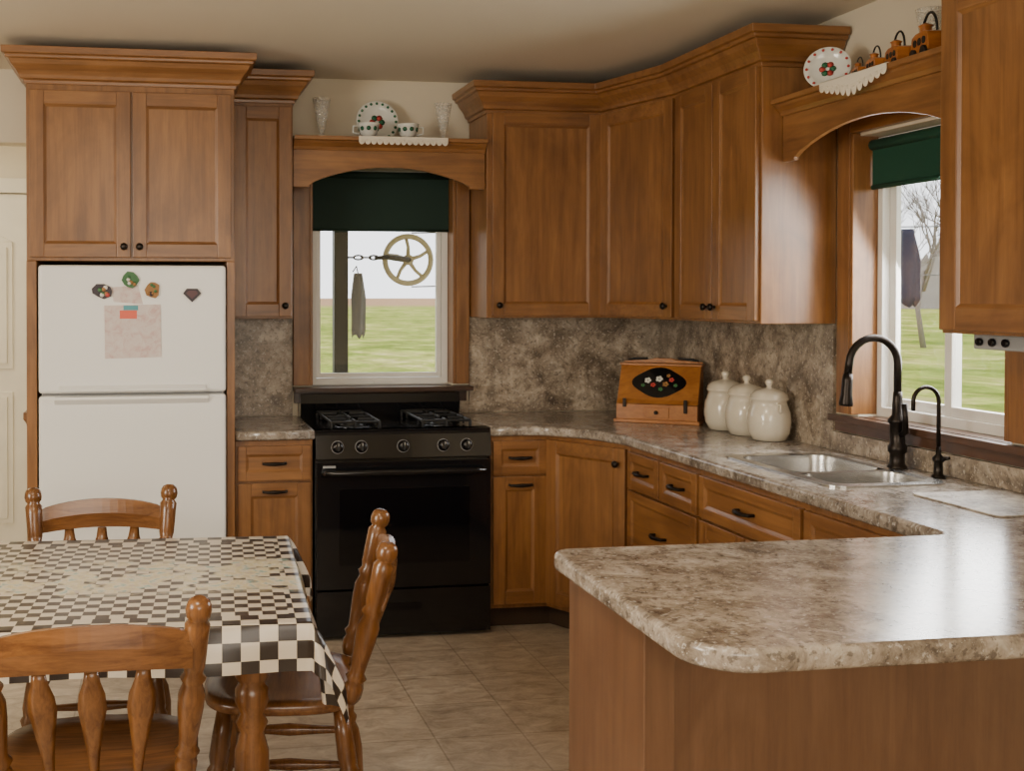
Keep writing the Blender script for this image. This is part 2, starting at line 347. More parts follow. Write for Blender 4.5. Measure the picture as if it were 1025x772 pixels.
b.M=T(2.22,YD,0,-PI/2); w_=YD-3.886; door(b,.012,w_/2-.003,1.40,2.355,WZ,WY); door(b,w_/2+.003,w_-.012,1.40,2.355,WZ,WY); knob(b,w_/2-.03,1.45); knob(b,w_/2+.03,1.45)
b.M=Matrix(); crown(b,[(1.517,5.39),(1.517,5.09),(XD,5.09),(2.22,YD),(2.22,3.886),(2.52,3.886)],2.35)
b.finish(.0025)
b=B('wall_cabinet')
b.box(2.22,2.526,2.05,2.905,1.39,2.38,WZ); b.M=T(2.22,2.905,0,-PI/2); door(b,.012,.425,1.40,2.355,WZ,WY,.065); door(b,.433,.845,1.40,2.355,WZ,WY,.065); knob(b,.39,1.45); knob(b,.465,1.45)
b.M=Matrix(); crown(b,[(2.22,2.905),(2.22,2.05)],2.365); b.finish(.0025)
b=B('under_cabinet_radio'); b.box(2.30,2.49,2.62,2.88,1.345,1.388,GRID)
for k in range(3): b.lathe([(.012,0),(.012,.012)],BLACK,(2.30,2.85-.05*k,1.366),(2.2,2.85-.05*k,1.366),12)
b.finish(.004)
def valance(name,L,M,shelf_d,w):
    b=B(name); b.M=M
    n=24; pts=[(0,2.20),(0,1.995),(.075,1.995)]
    for k in range(n+1):
        t=k/n; x=.075+(L-.15)*t; pts.append((x,2.005+.085*math.sin(PI*t)**.75))
    pts+=[(L-.075,1.995),(L,1.995),(L,2.20)]
    b.prism(pts,0,.02,w,'xz')
    b.box(0,L,-.01,shelf_d,2.20,2.226,w)
    b.sweep([(0,0),(L,0)],[(0,2.165),(.008,2.165),(.014,2.180),(.030,2.196),(.036,2.205),(.050,2.208),(.050,2.226),(0,2.226)],w)
    b.finish(.002)
valance('arched_valance_shelf',.909,T(.604,5.105),.28,WX)
valance('arched_valance_shelf',.970,T(2.30,3.880,0,-PI/2),.22,WY)
# ------------------------------------------------------------------ base cabinets
def drawer(b,x0,x1,z0,z1,wh,y=0):
    door(b,x0,x1,z0,z1,wh,wh,.038,y); pull(b,(x0+x1)/2,(z0+z1)/2,.095,-.013)
b=B('base_cabinet')
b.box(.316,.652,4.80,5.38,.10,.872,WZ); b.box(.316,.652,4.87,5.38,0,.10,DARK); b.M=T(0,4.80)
drawer(b,.326,.642,.70,.85,WX); door(b,.326,.642,.12,.69,WZ,WX); pull(b,.485,.655); b.finish(.0025)
b=B('corner_base_cabinets')
b.box(1.450,1.712,4.80,5.38,.10,.872,WZ)
b.prism([(1.712,4.80),(1.935,4.41),(2.51,4.41),(2.51,5.38),(1.712,5.38)],.10,.872,WZ)
b.box(1.935,2.51,3.79,4.41,.10,.872,WZ); b.box(1.935,2.51,2.50,3.10,.10,.872,WZ)
b.box(1.935,1.96,3.10,3.79,.10,.872,WZ); b.box(1.96,2.51,3.10,3.79,.10,.66,WZ)
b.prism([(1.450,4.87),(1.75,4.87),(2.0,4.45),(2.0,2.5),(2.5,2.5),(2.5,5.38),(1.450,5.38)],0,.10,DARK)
b.M=T(0,4.80); drawer(b,1.458,1.704,.70,.85,WX); door(b,1.458,1.704,.12,.69,WZ,WX); pull(b,1.581,.655)
b.M=T(1.712,4.80,0,math.atan2(-.39,.223)); door(b,.012,.437,.12,.855,WZ,WX); knob(b,.402,.79)
b.M=T(1.935,4.41,0,-PI/2)
drawer(b,.015,.305,.70,.85,WY); drawer(b,.315,.62,.70,.85,WY); drawer(b,.015,.62,.42,.69,WY); drawer(b,.015,.62,.12,.41,WY)
drawer(b,.64,1.285,.70,.85,WY); door(b,.64,.958,.12,.69,WZ,WY); door(b,.966,1.285,.12,.69,WZ,WY)
drawer(b,1.305,1.88,.70,.85,WY); door(b,1.305,1.88,.12,.69,WZ,WY)
b.finish(.0025)
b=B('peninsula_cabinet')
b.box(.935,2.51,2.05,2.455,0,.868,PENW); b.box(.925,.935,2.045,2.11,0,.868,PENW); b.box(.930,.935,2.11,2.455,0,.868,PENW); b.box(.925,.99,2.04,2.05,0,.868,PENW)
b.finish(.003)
slab('countertop',[[(.316,4.772),(.658,4.772),(.658,5.382),(.316,5.382)]],.874,.914,.010,GRAN)
outer=roundpoly([(1.448,5.382),(1.448,4.772),(1.67,4.772),(1.84,4.60),(1.905,4.40),(1.905,2.47),(.885,2.47),(.872,1.705),(2.525,1.705),(2.525,5.382)],
                [0,0,.12,.10,.08,.04,.05,.11,0,0])
bowl1=rrect(2.045,2.375,3.375,3.735,.06); bowl2=rrect(2.045,2.375,3.14,3.345,.05)
hole=rrect(2.03,2.39,3.125,3.75,.05)
slab('countertop',[outer,hole],.872,.914,.012,GRAN)
b=B('kitchen_sink')
def ringrim(b,out,ins,z0,z1,m):
    n=len(out)
    A=[b.v((*p,z1)) for p in out]; C=[b.v((*p,z1)) for p in ins]; D=[b.v((*p,z0)) for p in out]
    for i in range(n):
        j=(i+1)%n; b.f([A[i],A[j],C[j],C[i]],m,False); b.f([A[i],A[j],D[j],D[i]],m,False)
ringrim(b,rrect(2.005,2.412,3.095,3.78,.06),rrect(2.044,2.376,3.139,3.736,.055),.9145,.920,STEEL)
b.box(2.046,2.374,3.345,3.375,.90,.919,STEEL)
for bw,dp in ((bowl1,.20),(bowl2,.15)):
    cx=sum(p[0] for p in bw)/len(bw); cy=sum(p[1] for p in bw)/len(bw)
    secs=[[(cx+(p[0]-cx)*k,cy+(p[1]-cy)*k,z) for p in bw] for k,z in ((1,.919),(.985,.90),(.96,.918-dp*.9),(.90,.918-dp),(.15,.914-dp))]
    b.loft(secs,STEEL,True,False,False)
    b.lathe([(.045,0),(.045,.003),(.03,.004),(.03,.001)],STEEL,(cx,cy,.914-dp))
b.finish()
b=B('kitchen_faucet')
fx,fy=2.450,3.42
b.lathe([(.032,0),(.032,.008),(.024,.016),(.023,.05),(.030,.058),(.030,.075),(.024,.085),(.024,.15),(.030,.155),(.030,.165),(.018,.18),(.015,.24),(.013,.26)],BRZ,(fx,fy,.9145))
pts=[(fx,fy,1.16),(fx,fy,1.27)]; R=.085
for k in range(1,13):
    a=PI*k/12; pts.append((fx-R+R*math.cos(a),fy+.012*k/12,1.27+R*math.sin(a)))
pts+=[(fx-2*R-.004,fy+.014,1.23)]
b.tube(pts,.0125,BRZ,12)
b.lathe([(.014,0),(.017,.02),(.018,.07),(.023,.10),(.022,.108),(.012,.109)],BRZ,(fx-2*R-.004,fy+.014,1.235),(fx-2*R-.02,fy+.02,0.9),16)
b.tube([(fx,fy-.02,1.03),(fx-.01,fy-.055,1.045),(fx-.015,fy-.062,1.09),(fx-.02,fy-.064,1.14)],[.010,.011,.009,.010],BRZ,10)
b.finish()
b=B('filter_faucet')
fx,fy=2.455,3.225
b.lathe([(.022,0),(.022,.006),(.014,.012),(.013,.05),(.018,.055),(.018,.065),(.008,.075),(.008,.10)],BRZ,(fx,fy,.9145))
pts=[(fx,fy,1.0),(fx,fy,1.16)]; R=.045
for k in range(1,11):
    a=PI*k/10*.95; pts.append((fx-R+R*math.cos(a),fy,1.16+R*math.sin(a)))
pts.append((fx-2*R,fy,1.13)); b.tube(pts,.0065,BRZ,10)
b.tube([(fx,fy-.01,.975),(fx,fy-.05,.985)],[.008,.005],BRZ,8); b.finish()
for bx in ((.316,.633,.9145,1.388),(.66,1.433,.60,.972),(1.517,2.528,.9145,1.388),(1.448,1.516,.9145,.972)):
    b=B('backsplash'); b.box(bx[0],bx[1],5.384,5.398,bx[2],bx[3],SPL); b.finish(.001)
b=B('backsplash'); b.box(2.514,2.528,3.885,5.382,.9145,1.388,SPL); b.finish(.001)
b=B('backsplash'); b.box(2.508,2.528,1.75,3.88,.9145,.985,SPL); b.finish(.001)
# ------------------------------------------------------------------ stove
b=B('gas_range')
x0,x1=.661,1.442; yf=4.765
b.box(x0,x1,yf+.03,5.365,.06,.885,BLACK); b.box(x0+.02,x1-.02,yf+.08,5.33,0,.06,IRON)
b.box(x0-.002,x1+.002,yf+.02,5.365,.885,.912,BLACK)
b.prism([(yf+.03,.785),(yf-.005,.79),(yf+.01,.89),(yf+.03,.912),(yf+.08,.912),(yf+.08,.785)],x0,x1,BLACK,'yz')
b.box(x0+.004,x1-.004,yf-.01,yf+.03,.225,.775,BLACK); b.box(x0+.10,x1-.10,yf-.013,yf-.01,.33,.66,BGLASS)
b.box(x0+.004,x1-.004,yf-.01,yf+.03,.02,.215,BLACK)
b.prism([(x0+.30,.125),(x0+.46,.125),(x0+.47,.145),(x0+.46,.16),(x0+.30,.16),(x0+.29,.145)],yf-.014,yf-.009,BGLASS,'xz')
b.tube([(x0+.03,yf-.008,.725),(x0+.04,yf-.048,.735),(x0+.10,yf-.055,.735),(x1-.10,yf-.055,.735),(x1-.04,yf-.048,.735),(x1-.03,yf-.008,.725)],.013,BLACK,12)
for kx in (.095,.20,.385,.565,.67):
    cx=x0+kx; cy=yf+.002; cz=.84
    b.lathe([(.026,0),(.026,.006),(.020,.010),(.018,.028),(.012,.030)],BLACK,(cx,cy,cz),(cx,cy-1,cz+.12),20)
    b.box(cx-.004,cx+.004,cy-.036,cy-.02,cz-.012,cz+.022,IRON)
    b.box(cx-.001,cx+.001,cy-.0375,cy-.036,cz+.008,cz+.02,TRIMW)
    b.lathe([(.028,.001),(.028,.0022)],GRID,(cx,cy,cz),(cx,cy-1,cz+.12),20)
b.prism([(5.30,.912),(5.285,.98),(5.30,1.022),(5.365,1.022),(5.365,.912)],x0,x1,BLACK,'yz')
for cx in (x0+.185,x1-.185):
    for cy in (4.93,5.17):
        b.lathe([(.052,0),(.052,.006),(.04,.010),(.04,.018),(.025,.024),(.0,.024)],IRON,(cx,cy,.912)); 
        b.lathe([(.085,0),(.085,.002),(.078,.0025)],BGLASS,(cx,cy,.912))
        for k in range(4):
            a=k*PI/2; dx,dy=math.cos(a),math.sin(a)
            b.tube([(cx+dx*.105,cy+dy*.105,.915),(cx+dx*.105,cy+dy*.105,.943),(cx+dx*.03,cy+dy*.03,.943)],.006,IRON,6)
    for sx in (-.108,.108):
        b.tube([(cx+sx,4.83,.941),(cx+sx,5.275,.941)],.006,IRON,6)
    for cy in (4.83,5.05,5.275): b.tube([(cx-.108,cy,.941),(cx+.108,cy,.941)],.006,IRON,6)
    for sx in (-.108,.108):
        for cy in (4.83,5.275): b.tube([(cx+sx,cy,.912),(cx+sx,cy,.941)],.007,IRON,6)
b.box(x0+.03,x0+.085,yf-.0145,yf-.0098,.752,.762,GRID)
b.finish(.004)
# ------------------------------------------------------------------ refrigerator
b=B('refrigerator')
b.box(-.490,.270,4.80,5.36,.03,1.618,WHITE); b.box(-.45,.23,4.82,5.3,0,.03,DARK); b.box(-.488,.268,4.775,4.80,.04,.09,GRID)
b.finish(.004)
fr=bpy.data.objects['refrigerator']
for nm,z0,z1 in (('freezer_door',1.092,1.622),('lower_door',.10,1.082)):
    b=B(nm); b.box(-.494,.274,4.72,4.795,z0,z1,WHITE)
    b.finish(.014,fr,segs=4)
b=B('door_grips')
b.prism([(4.72,1.092),(4.70,1.10),(4.698,1.108),(4.72,1.125)],-.41,.19,WHITE,'yz'); b.prism([(4.72,1.082),(4.698,1.078),(4.695,1.068),(4.72,1.045)],-.43,.20,WHITE,'yz')
b.box(-.48,.26,4.76,4.79,1.082,1.092,GRID); b.finish(.002,fr)
b=B('pinned_note'); b.prism([(-.228,1.455),(-.225,1.235),(.005,1.24),(.002,1.46)],4.7165,4.719,PAPER,'xz'); b.box(-.165,-.095,4.7155,4.7163,1.40,1.435,PINK)
b.box(-.15,-.09,4.7155,4.7163,1.435,1.455,TEAL); b.prism([(-.19,1.47),(-.2,1.53),(-.09,1.54),(-.07,1.46)],4.7195,4.7198,PAPER,'xz'); b.finish()
b=B('fridge_magnets')
def lump(x,z,w,h,n,ms):
    pts=[(x+w*math.cos(2*PI*k/n)*random.uniform(.8,1.1),z+h*math.sin(2*PI*k/n)*random.uniform(.8,1.1)) for k in range(n)]
    b.prism(pts,4.711,4.7192,ms[0],'xz')
    for k in range(7):
        px=x+random.uniform(-.6,.6)*w; pz=z+random.uniform(-.6,.6)*h
        b.lathe([(w*.22,0),(w*.18,.004+k*.0004),(.001,.005+k*.0004)],ms[1+k%(len(ms)-1)],(px,4.711,pz),(px,4,pz),8)
lump(-.235,1.515,.045,.032,9,[MBLK,OCH,MGRN,TRIMW,CRED]); lump(-.122,1.56,.036,.036,10,[MGRN,OCH,MGRN,TRIMW]); lump(-.03,1.52,.032,.036,10,[OCH,MGRN,MBLK,OCH])
b.prism([(.095,1.505),(.11,1.525),(.155,1.525),(.17,1.505),(.132,1.468)],4.712,4.7192,MBLK,'xz'); b.prism([(.108,1.505),(.118,1.517),(.148,1.517),(.157,1.505),(.132,1.482)],4.711,4.7125,MPUR,'xz')
b.finish(.001)
# ------------------------------------------------------------------ chairs
def chair(M):
    b=B('dining_chair')
    n=40
    def outline(k,z):
        o=[]
        for i in range(n):
            a=2*PI*i/n; c,s_=math.cos(a),math.sin(a)
            x=.225*k*math.copysign(abs(c)**.62,c); y=.215*k*math.copysign(abs(s_)**.62,s_)
            x*=1+.06*(y/.215); o.append((x,y,z))
        return o
    b.loft([outline(.93,.425),outline(.985,.432),outline(1,.445),outline(.99,.457),outline(.95,.462),outline(.75,.455),outline(.4,.450),outline(.05,.450)],OAKX)
    LEG=[(.013,0),(.017,.02),(.020,.10),(.024,.14),(.019,.16),(.025,.19),(.019,.21),(.021,.25),(.029,.42),(.027,.55),(.020,.60),(.027,.64),(.020,.67),(.025,.72),(.023,.85),(.018,1)]
    feet={}
    for sx in (-1,1):
        for sy in (-1,1):
            f=Vector((sx*.215,sy*.205-.01,0)); t=Vector((sx*.165,sy*.150,.43)); feet[sx,sy]=(f,t)
            b.lathe(LEG,OAK,f,t,14,True)
    ST=[(.008,0),(.010,.1),(.013,.3),(.018,.5),(.013,.7),(.010,.9),(.008,1)]
    at=lambda k,h: feet[k][0].lerp(feet[k][1],h)
    for sx in (-1,1):
        for h in (.30,.55): b.lathe(ST,OAK,at((sx,-1),h),at((sx,1),h),10,True)
    for h in (.42,.62): b.lathe(ST,OAKX,at((-1,1),h),at((1,1),h),10,True)
    b.lathe(ST,OAKX,at((-1,-1),.42),at((1,-1),.42),10,True)
    PO=[(.016,0),(.023,.04),(.025,.10),(.019,.13),(.028,.16),(.019,.19),(.021,.24),(.028,.40),(.029,.48),(.021,.54),(.028,.57),(.020,.60),(.024,.64),(.026,.80),(.027,.86),(.019,.885),(.026,.905),(.028,.935),(.026,.965),(.022,.985),(.012,1)]
    for sx in (-1,1): b.lathe(PO,OAK,(sx*.190,-.175,.455),(sx*.220,-.275,.872),16,True)
    secs=[]
    for k in range(17):
        t=-1+2*k/16; x=.205*t; y=-.262-.030*(1-t*t); zt=.795+.034*max(0,math.cos(t*PI/2))**.6; zb=.725+.012*(1-t*t)
        secs.append([(x,y-.010,zb),(x,y+.010,zb),(x,y+.013,(zb+zt)/2),(x,y+.006,zt),(x,y-.008,zt),(x,y-.014,(zb+zt)/2)])
    b.loft(secs,OAKX,False)
    for sx in (-.105,0,.105):
        p0=Vector((sx*.85,-.180,.455)); p1=Vector((sx,-.285,.735)); secs=[]
        for t,w in ((0,.008),(.1,.010),(.3,.014),(.5,.022),(.68,.030),(.80,.027),(.90,.018),(1,.014)):
            p=p0.lerp(p1,t); d=.007
            secs.append([(p.x-w,p.y,p.z),(p.x-w*.5,p.y-d,p.z),(p.x+w*.5,p.y-d,p.z),(p.x+w,p.y,p.z),(p.x+w*.5,p.y+d,p.z),(p.x-w*.5,p.y+d,p.z)])
        b.loft(secs,OAK,True)
    return b.finish(0,None,M)
chair(T(-.14,2.60,0,0)); chair(T(-.19,3.46,0,PI)); chair(T(.335,3.03,0,math.radians(81)))
# ------------------------------------------------------------------ table
TM=T(-.385,3.0,0,math.radians(-3)); hx,hy=.75,.46; TZ=.755
b=B('dining_table'); b.M=TM
b.prism(rrect(-hx+.005,hx-.005,-hy+.005,hy-.005,.03),TZ-.03,TZ-.002,OAKX)
b.box(-.62,.62,-.36,-.335,.66,TZ-.03,OAKX); b.box(-.62,.62,.335,.36,.66,TZ-.03,OAKX); b.box(-.64,-.62,-.33,.33,.66,TZ-.03,OAKX); b.box(.60,.62,-.33,.33,.66,TZ-.03,OAKX)
TL=[(.022,0),(.028,.03),(.024,.07),(.030,.12),(.038,.30),(.042,.50),(.040,.60),(.028,.66),(.038,.69),(.028,.72),(.040,.76),(.040,.80),(.030,.82),(.040,.84),(.040,1)]
for sx in (-1,1):
    for sy in (-1,1):
        b.lathe(TL,OAK,(sx*.615,sy*.365,0),(sx*.615,sy*.365,TZ-.03),20,True)
b.finish(0)
ox,oy=.20,.115; NU,NV=150,100
me=bpy.data.meshes.new('tablecloth'); vs=[]; uvs=[]; fs=[]
for j in range(NV+1):
    for i in range(NU+1):
        p=-hx-ox+(2*hx+2*ox)*i/NU; q=-hy-oy+(2*hy+2*oy)*j/NV
        dx=max(abs(p)-hx,0); dy=max(abs(q)-hy,0); sx=math.copysign(1,p); sy=math.copysign(1,q)
        d=math.hypot(dx,dy)
        x=max(-hx,min(hx,p)); y=max(-hy,min(hy,q)); z=TZ
        if d>0:
            ux,uy=sx*dx/d,sy*dy/d; ang=math.atan2(dy,dx); fold=.0
            if dx>0 and dy>0: fold=.06*math.sin(ang*2)*min(d/.15,1)+.018*math.sin(ang*6)*min(d/.15,1)
            wave=.010*math.sin(p*14+1)*min(d/.1,1) if dy>dx else .012*math.sin(q*15)*min(d/.1,1)
            out=.008*min(d/.05,1)+.10*d+fold+(wave if (dx==0 or dy==0) else 0)
            x+=ux*out; y+=uy*out; z=TZ-max(0,d-.006)*.97
        else: z+=.0012*math.sin(p*9)*math.sin(q*11)
        vs.append((x,y,z+.002)); uvs.append((p,q))
for j in range(NV):
    for i in range(NU):
        a=j*(NU+1)+i; fs.append((a,a+1,a+NU+2,a+NU+1))
me.from_pydata(vs,[],fs); uvl=me.uv_layers.new(name='UVMap')
for l in me.loops: uvl.data[l.index].uv=uvs[l.vertex_index]
for p_ in me.polygons: p_.use_smooth=True
me.materials.append(CLOTH); ob=bpy.data.objects.new('tablecloth',me); bpy.context.scene.collection.objects.link(ob); ob.matrix_world=TM
# ------------------------------------------------------------------ counter items
b=B('wooden_recipe_box')
b.M=T(2.28,4.87,.9145,math.radians(-34))
w=.18
b.box(-w-.01,w+.01,-.10,.12,0,.015,BOXW); b.box(-w,w,-.09,.11,.015,.085,BOXW)
b.prism([(-.09,.087),(.11,.087),(.11,.255),(.03,.255),(-.07,.105)],-w,w,BOXW,'yz')
b.box(-w-.005,w+.005,.02,.12,.255,.265,BOXW)
b.prism([(-w,.265),(-w,.272),(-.06,.280),(-.04,.287),(.04,.287),(.06,.280),(w,.272),(w,.265)],.09,.11,BOXW,'xz')
b.box(-.055,.055,-.097,-.09,.025,.072,BOXW); b.lathe([(.006,0),(.01,.012),(.004,.016)],BRZ,(0,-.097,.05),(0,-1,.05),12)
b.box(w-.06,w-.045,-.10,-.09,.05,.11,BRZ); b.box(-w+.03,-w+.045,-.10,-.09,.07,.11,BRZ)
def sl(x,t,off=.002):
    y=-.07+.10*t; z=.105+.15*t; n=Vector((0,-.15,.10)).normalized()*off; return (x,y+n.y,z+n.z)
b.f([b.v(sl(.115*math.cos(a)*(1+.06*math.cos(4*a)),.5+.42*math.sin(a)*(1+.06*math.cos(4*a)))) for a in [2*PI*k/36 for k in range(36)]],BLACK)
for fxx,ft,fr_,mm in ((-.05,.55,.015,CHINA),(-.025,.42,.012,CRED),(0,.6,.016,CHINA),(.03,.45,.014,OCH),(.055,.58,.012,CRED),(-.07,.40,.009,MGRN),(.075,.42,.009,MGRN),(.01,.3,.011,MGRN),(.04,.7,.009,OCH)):
    for pt in range(5):
        a=2*PI*pt/5; cx=fxx+fr_*.6*math.cos(a); ct=ft+fr_*.6*math.sin(a)/.18
        b.f([b.v(sl(cx+fr_*.45*math.cos(q),ct+fr_*.45*math.sin(q)/.18,.0035+pt*.0001)) for q in [2*PI*k/8 for k in range(8)]],mm)
for sx in (-1,1):
    b.tube([(sx*(w-.02),.10,.275),(sx*(w-.05),.10,.283),(sx*.07,.10,.285)],.006,IRON,6)
b.finish(.002)
CAN=[(.052,0),(.064,.004),(.078,.03),(.083,.07),(.080,.105),(.070,.13),(.066,.145),(.072,.150),(.074,.157),(.070,.160)]
LID=[(.072,.160),(.070,.168),(.055,.182),(.030,.190),(.012,.193),(.009,.200),(.014,.206),(.017,.215),(.012,.223),(.001,.226)]
for cx,cy,k in ((2.42,4.525,1.05),(2.42,4.345,1.03),(2.42,4.17,1.01)):
    b=B('ceramic_canister'); b.lathe([(r*k,h*k*1.08) for r,h in CAN+LID[1:]],CREAM,(cx,cy,.9145),None,36)
    for s_ in (-1,1):
        b.tube([(cx+s_*.0,cy+s_*.062*k,.9145+.150*k),(cx,cy+s_*.084*k,.9145+.145*k),(cx,cy+s_*.084*k,.9145+.12*k),(cx,cy+s_*.074*k,.9145+.115*k)],.005,CREAM,8)
    b.finish()
slab('counter_mat',[rrect(2.17,2.485,2.62,2.97,.02)],.9145,.9195,.001,MATM)
# ------------------------------------------------------------------ shelf decor
def vase(x,y,z,h):
    b=B('glass_vase'); b.lathe([(.030,0),(.032,.006),(.012,.02),(.010,.04),(.018,.06),(.030,h*.6),(.044,h),(.040,h),(.026,h*.6),(.014,.07),(.001,.06)],GLASSM,(x,y,z),None,20); b.finish()
vase(.755,5.24,2.2265,.20); vase(1.345,5.24,2.2265,.19); vase(2.47,3.30,2.2265,.20)
def plate(M,r,rim,n=20):
    b=B('decorative_plate'); b.M=M
    b.lathe([(.001,0),(r*.6,0),(r*.72,.006),(r*.97,.016),(r,.018),(r*.97,.020),(r*.70,.011),(r*.58,.005),(.001,.005)],CHINA,(0,0,0),None,36)
    for k in range(n):
        a=2*PI*k/n; b.lathe([(.001,0),(r*.07,.002),(r*.06,.005),(.001,.006)],rim,(r*.87*math.cos(a),r*.87*math.sin(a),.0155),None,8)
    for k in range(6):
        a=2*PI*k/6; b.lathe([(.001,0),(r*.15,.001),(.001,.003)],(CRED if k%2 else CGRN),(r*.22*math.cos(a),r*.22*math.sin(a),.0055),None,8)
    b.finish()
plate(Matrix.Translation((1.04,5.34,2.2265+.107))@Matrix.Rotation(math.radians(78),4,'X'),.105,CGRN)
plate(Matrix.Translation((2.36,3.69,2.2265+.078))@Matrix.Rotation(math.radians(-38),4,'Z')@Matrix.Rotation(math.radians(78),4,'X'),.079,CRED,14)
def cup(x,y,z,a):
    b=B('teacup'); b.M=T(x,y,z,a)
    b.lathe([(.024,0),(.026,.004),(.020,.010),(.040,.035),(.050,.072),(.054,.082),(.050,.082),(.038,.035),(.001,.015)],CHINA,(0,0,0),None,24)
    b.tube([(.048,0,.070),(.074,0,.068),(.074,0,.038),(.042,0,.030)],.005,CHINA,8)
    for k in range(9):
        q=2*PI*k/9; b.lathe([(.001,0),(.011,.001),(.001,.003)],CGRN,(.0465*math.cos(q),.0465*math.sin(q),.055),(.09*math.cos(q),.09*math.sin(q),.048),8)
    b.finish()
cup(.975,5.21,2.2265,PI); cup(1.165,5.21,2.2265,0)
def doily(L,M,tri=False):
    b=B('lace_doily'); b.M=M
    n=int(L/.028); w=L/n
    b.box(0,L,0,.06,.0,.0015,LACE)
    for k in range(n):
        x=w*(k+.5); dep=.038
        if tri: dep=.030+.045*(1-abs(2*(k+.5)/n-1))
        arc=[(x-w/2,.0015)]+[(x-w/2*math.cos(PI*j/8),-dep*.5-dep*.5*math.sin(PI*j/8)) for j in range(9)]+[(x+w/2,.0015)]
        b.prism(arc,-.003,-.0012,LACE,'xz')
        b.tube([(x+w*.2*math.cos(2*PI*j/8),-.0045,-dep*.55+w*.2*math.sin(2*PI*j/8)) for j in range(8)],.0018,LACE,5,True)
    b.box(0,L,-.003,0,0,.0015,LACE)
    b.finish()
doily(.42,T(.90,5.053,2.2265)); doily(.36,T(2.248,3.56,2.2265,-PI/2),True)
b=B('toy_train')
for k,(yy,s_) in enumerate(((3.49,.8),(3.40,.98),(3.285,1.2),(3.14,1.45))):
    b.M=T(2.35,yy,2.2265,-PI/2-.25)@Matrix.Scale(s_,4)
    for wx in (-.026,.026):
        for wy in (-.024,.024): b.lathe([(.013,0),(.013,.006)],IRON,(wx,wy-(.003 if wy<0 else 0),.013),(wx,wy-(.003 if wy<0 else 0)+1,.013),14)
    b.prism([(-.042,.014),(.042,.014),(.046,.028),(.040,.052),(.022,.058),(-.022,.058),(-.040,.052),(-.046,.028)],-.021,.021,ORNG,'xz')
    for ox_ in (-.022,.0,.022): b.lathe([(.008,0),(.008,.002)],IRON,(ox_,-.021,.038),(ox_,-1,.038),12)
    b.lathe([(.012,0),(.012,.014),(.016,.018),(.004,.024)],ORNG,(-.02,0,.058),None,12)
    b.tube([(.036*math.cos(PI*j/10),0,.055+.045*math.sin(PI*j/10)) for j in range(11)],.003,IRON,6)
b.finish(.001)
# ------------------------------------------------------------------ outside
b=B('grass_ground'); b.box(-150,600,5.6,600,-.65,-.55,GRASS); b.box(2.72,600,-60,5.6,-.65,-.55,GRASS); b.finish()
b=B('porch_post'); b.box(.975,1.055,6.26,6.34,-.55,3.2,POST); b.box(.965,1.065,6.25,6.35,-.55,-.45,POST); b.finish(.004)
b=B('clothesline_pulley')
c=Vector((1.41,6.30,1.70)); R=.135
b.tube([c+Vector((R*math.cos(2*PI*k/36),0,R*math.sin(2*PI*k/36))) for k in range(36)],.016,PULM,10,True)
for k in range(5):
    a=2*PI*k/5+.3; b.tube([c,c+Vector((R*.55*math.cos(a),0,R*.55*math.sin(a))),c+Vector((R*math.cos(a+.12),0,R*math.sin(a+.12)))],[.014,.010,.010],PULM,8)
b.lathe([(.03,-.02),(.03,.02)],PULM,c,c+Vector((0,-1,0)),16); b.lathe([(.012,.0),(.012,.035)],IRON,c,c+Vector((0,-1,0)),12)
b.tube([c+Vector((.0,-.03,.0)),c+Vector((-.12,-.035,.015)),c+Vector((-.19,-.01,.01))],[.016,.013,.010],IRON,8)
b.tube([c+Vector((.0,.03,.0)),c+Vector((-.12,.035,.015)),c+Vector((-.19,.01,.01))],[.016,.013,.010],IRON,8)
for k in range(3):
    q=c+Vector((-.20-.045*k,0,.012)); b.tube([q+Vector((.028*math.cos(2*PI*j/12),(.012*math.sin(2*PI*j/12) if k%2 else 0),(0 if k%2 else .012*math.sin(2*PI*j/12)))) for j in range(12)],.005,IRON,6,True)
b.tube([c+Vector((-.31,0,.012)),c+Vector((-.354,0,.012))],.006,IRON,6)
b.finish()
def garment(b,p,w,h,m):
    secs=[]
    for k in range(13):
        t=k/12; ww=w*(.55+.45*min(1,t*2.5))*(1-.08*t); row=[]
        for j in range(20):
            a=2*PI*j/20; row.append((p[0]+ww*math.cos(a)*(1+.10*math.sin(a*5+t*3)),p[1]+.03*math.sin(a)*(1+.5*math.sin(a*4+t*2)),p[2]-h*t-(.03*math.sin(a*3) if k==12 else 0)))
        secs.append(row)
    b.loft(secs,m)
b=B('clothesline_with_laundry')
b.tube([c+Vector((.02,0,R+.02)),Vector((8.96,6.1,2.0))],.004,RAG,5); b.tube([c+Vector((.02,0,-R-.02)),Vector((8.96,6.1,1.72))],.004,RAG,5)
garment(b,(4.50,6.22,1.90),.10,.45,NAVY); garment(b,(4.86,6.21,1.90),.10,.42,NAVY); garment(b,(5.2,6.2,1.91),.14,.55,WSH); garment(b,(5.6,6.2,1.92),.14,.5,WSH); b.finish()
b=B('hanging_rag'); garment(b,(1.105,6.22,1.62),.042,.34,RAG); b.tube([(1.08,6.255,1.63),(1.095,6.22,1.66),(1.105,6.22,1.615)],.004,IRON,5); b.finish()
b=B('clothesline_pole'); b.lathe([(.06,0),(.06,2.7),(.01,2.72)],POST,(9.03,6.1,-.55)); b.finish()
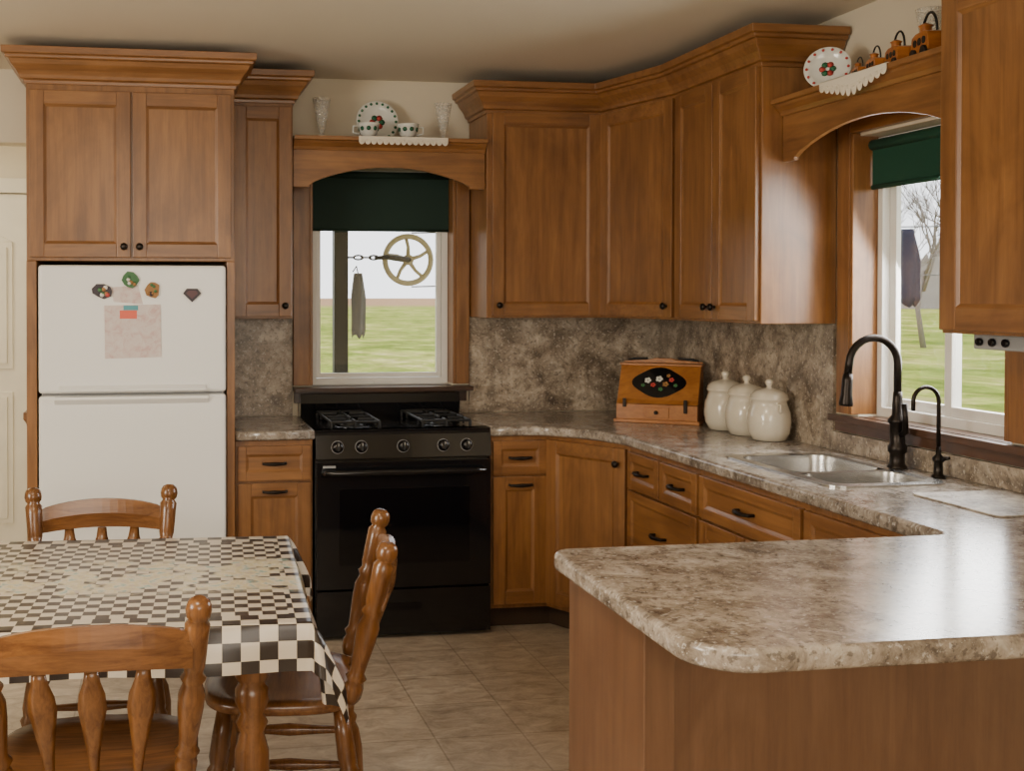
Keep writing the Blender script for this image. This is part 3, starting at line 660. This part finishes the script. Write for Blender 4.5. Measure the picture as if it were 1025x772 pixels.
def tree(x,y,h):
    b=B('bare_tree')
    def br(p,d,l,r,n):
        q=p+d*l; mid=p.lerp(q,.5)+Vector((random.uniform(-1,1),random.uniform(-1,1),0))*l*.06
        b.tube([p,mid,q],[r,r*.8,r*.6],BARK,5)
        if n==0: return
        for k in range(3 if n>1 else 4):
            dd=(d+Vector((random.uniform(-.8,.8),random.uniform(-.8,.8),random.uniform(-.1,.5)))).normalized()
            br(p.lerp(q,random.uniform(.6,1)),dd,l*random.uniform(.6,.8),r*.55,n-1)
    br(Vector((x,y,-.56)),Vector((0,0,1)),h*.30,h*.012,5); b.finish()
for x,y,h in ((25,36,9),(36,44,11),(31,50,12),(48,55,12),(40,60,12),(33,41,8),(24,44,10),(44,47,10),(29,39,10)): tree(x,y,h)
b=B('distant_treeline')
for s0,s1 in (((70,160),(170,120)),((110,130),(190,20))):
    n=260; top=[]
    for k in range(n+1):
        t=k/n; top.append((s0[0]+(s1[0]-s0[0])*t,s0[1]+(s1[1]-s0[1])*t,5.5+2.2*random.random()+1.5*math.sin(k*.13)+math.sin(k*.31)))
    for k in range(n):
        a,c2=top[k],top[k+1]; b.quad([(a[0],a[1],-.6),(c2[0],c2[1],-.6),c2,a],HAZE)
b.finish()
# ------------------------------------------------------------------ lighting
w=bpy.data.worlds.new('overcast'); bpy.context.scene.world=w; w.use_nodes=True
bg=w.node_tree.nodes['Background']; N=w.node_tree.nodes; L=w.node_tree.links
tc=N.new('ShaderNodeTexCoord'); n=N.new('ShaderNodeTexNoise'); n.inputs['Scale'].default_value=2
r=ramp(N,[(.3,(.86,.89,.93)),(.7,(.99,.99,1))]); L.new(tc.outputs['Generated'],n.inputs['Vector']); L.new(n.outputs['Fac'],r.inputs['Fac']); L.new(r.outputs['Color'],bg.inputs['Color'])
bg.inputs['Strength'].default_value=3.3
def area(name,loc,target,sx,sy,power,col):
    l=bpy.data.lights.new(name,'AREA'); l.shape='RECTANGLE'; l.size=sx; l.size_y=sy; l.energy=power; l.color=col
    o=bpy.data.objects.new(name,l); bpy.context.scene.collection.objects.link(o); o.location=loc
    o.rotation_euler=(Vector(target)-Vector(loc)).to_track_quat('-Z','Y').to_euler(); return o
area('daylight_left_window',(-3.1,1.6,1.6),(1.5,3.4,1.2),1.6,1.3,170,(1,.92,.79))
area('rear_fill',(.3,-1.5,1.6),(.9,4,1.4),2.2,1.2,66,(1,.90,.76))  # added frontal fill from behind the camera, no window modelled there
area('overhead_fill',(-.3,1.5,2.5),(-.3,1.5,0),.5,.5,30,(1,.84,.62))  # added warm fill from above, without any fixture
area('hall_fill',(-2.0,5.95,2.5),(-1.5,6.2,0),.4,.4,30,(1,.90,.70))  # unseen light added to brighten the hall
area('window_light_right',(2.72,3.38,1.6),(1.2,3.0,.8),.62,.85,28,(1,.99,.96))
# ------------------------------------------------------------------ camera
cd=bpy.data.cameras.new('camera'); cam=bpy.data.objects.new('camera',cd); bpy.context.scene.collection.objects.link(cam)
cam.location=(0,0,1.5); cam.rotation_euler=(math.radians(89.2),0,math.radians(-8.93))
cd.sensor_width=36; cd.lens=36*1120/1025; cd.shift_x=.172; cd.shift_y=-.0735; cd.clip_end=1500
bpy.context.scene.camera=cam
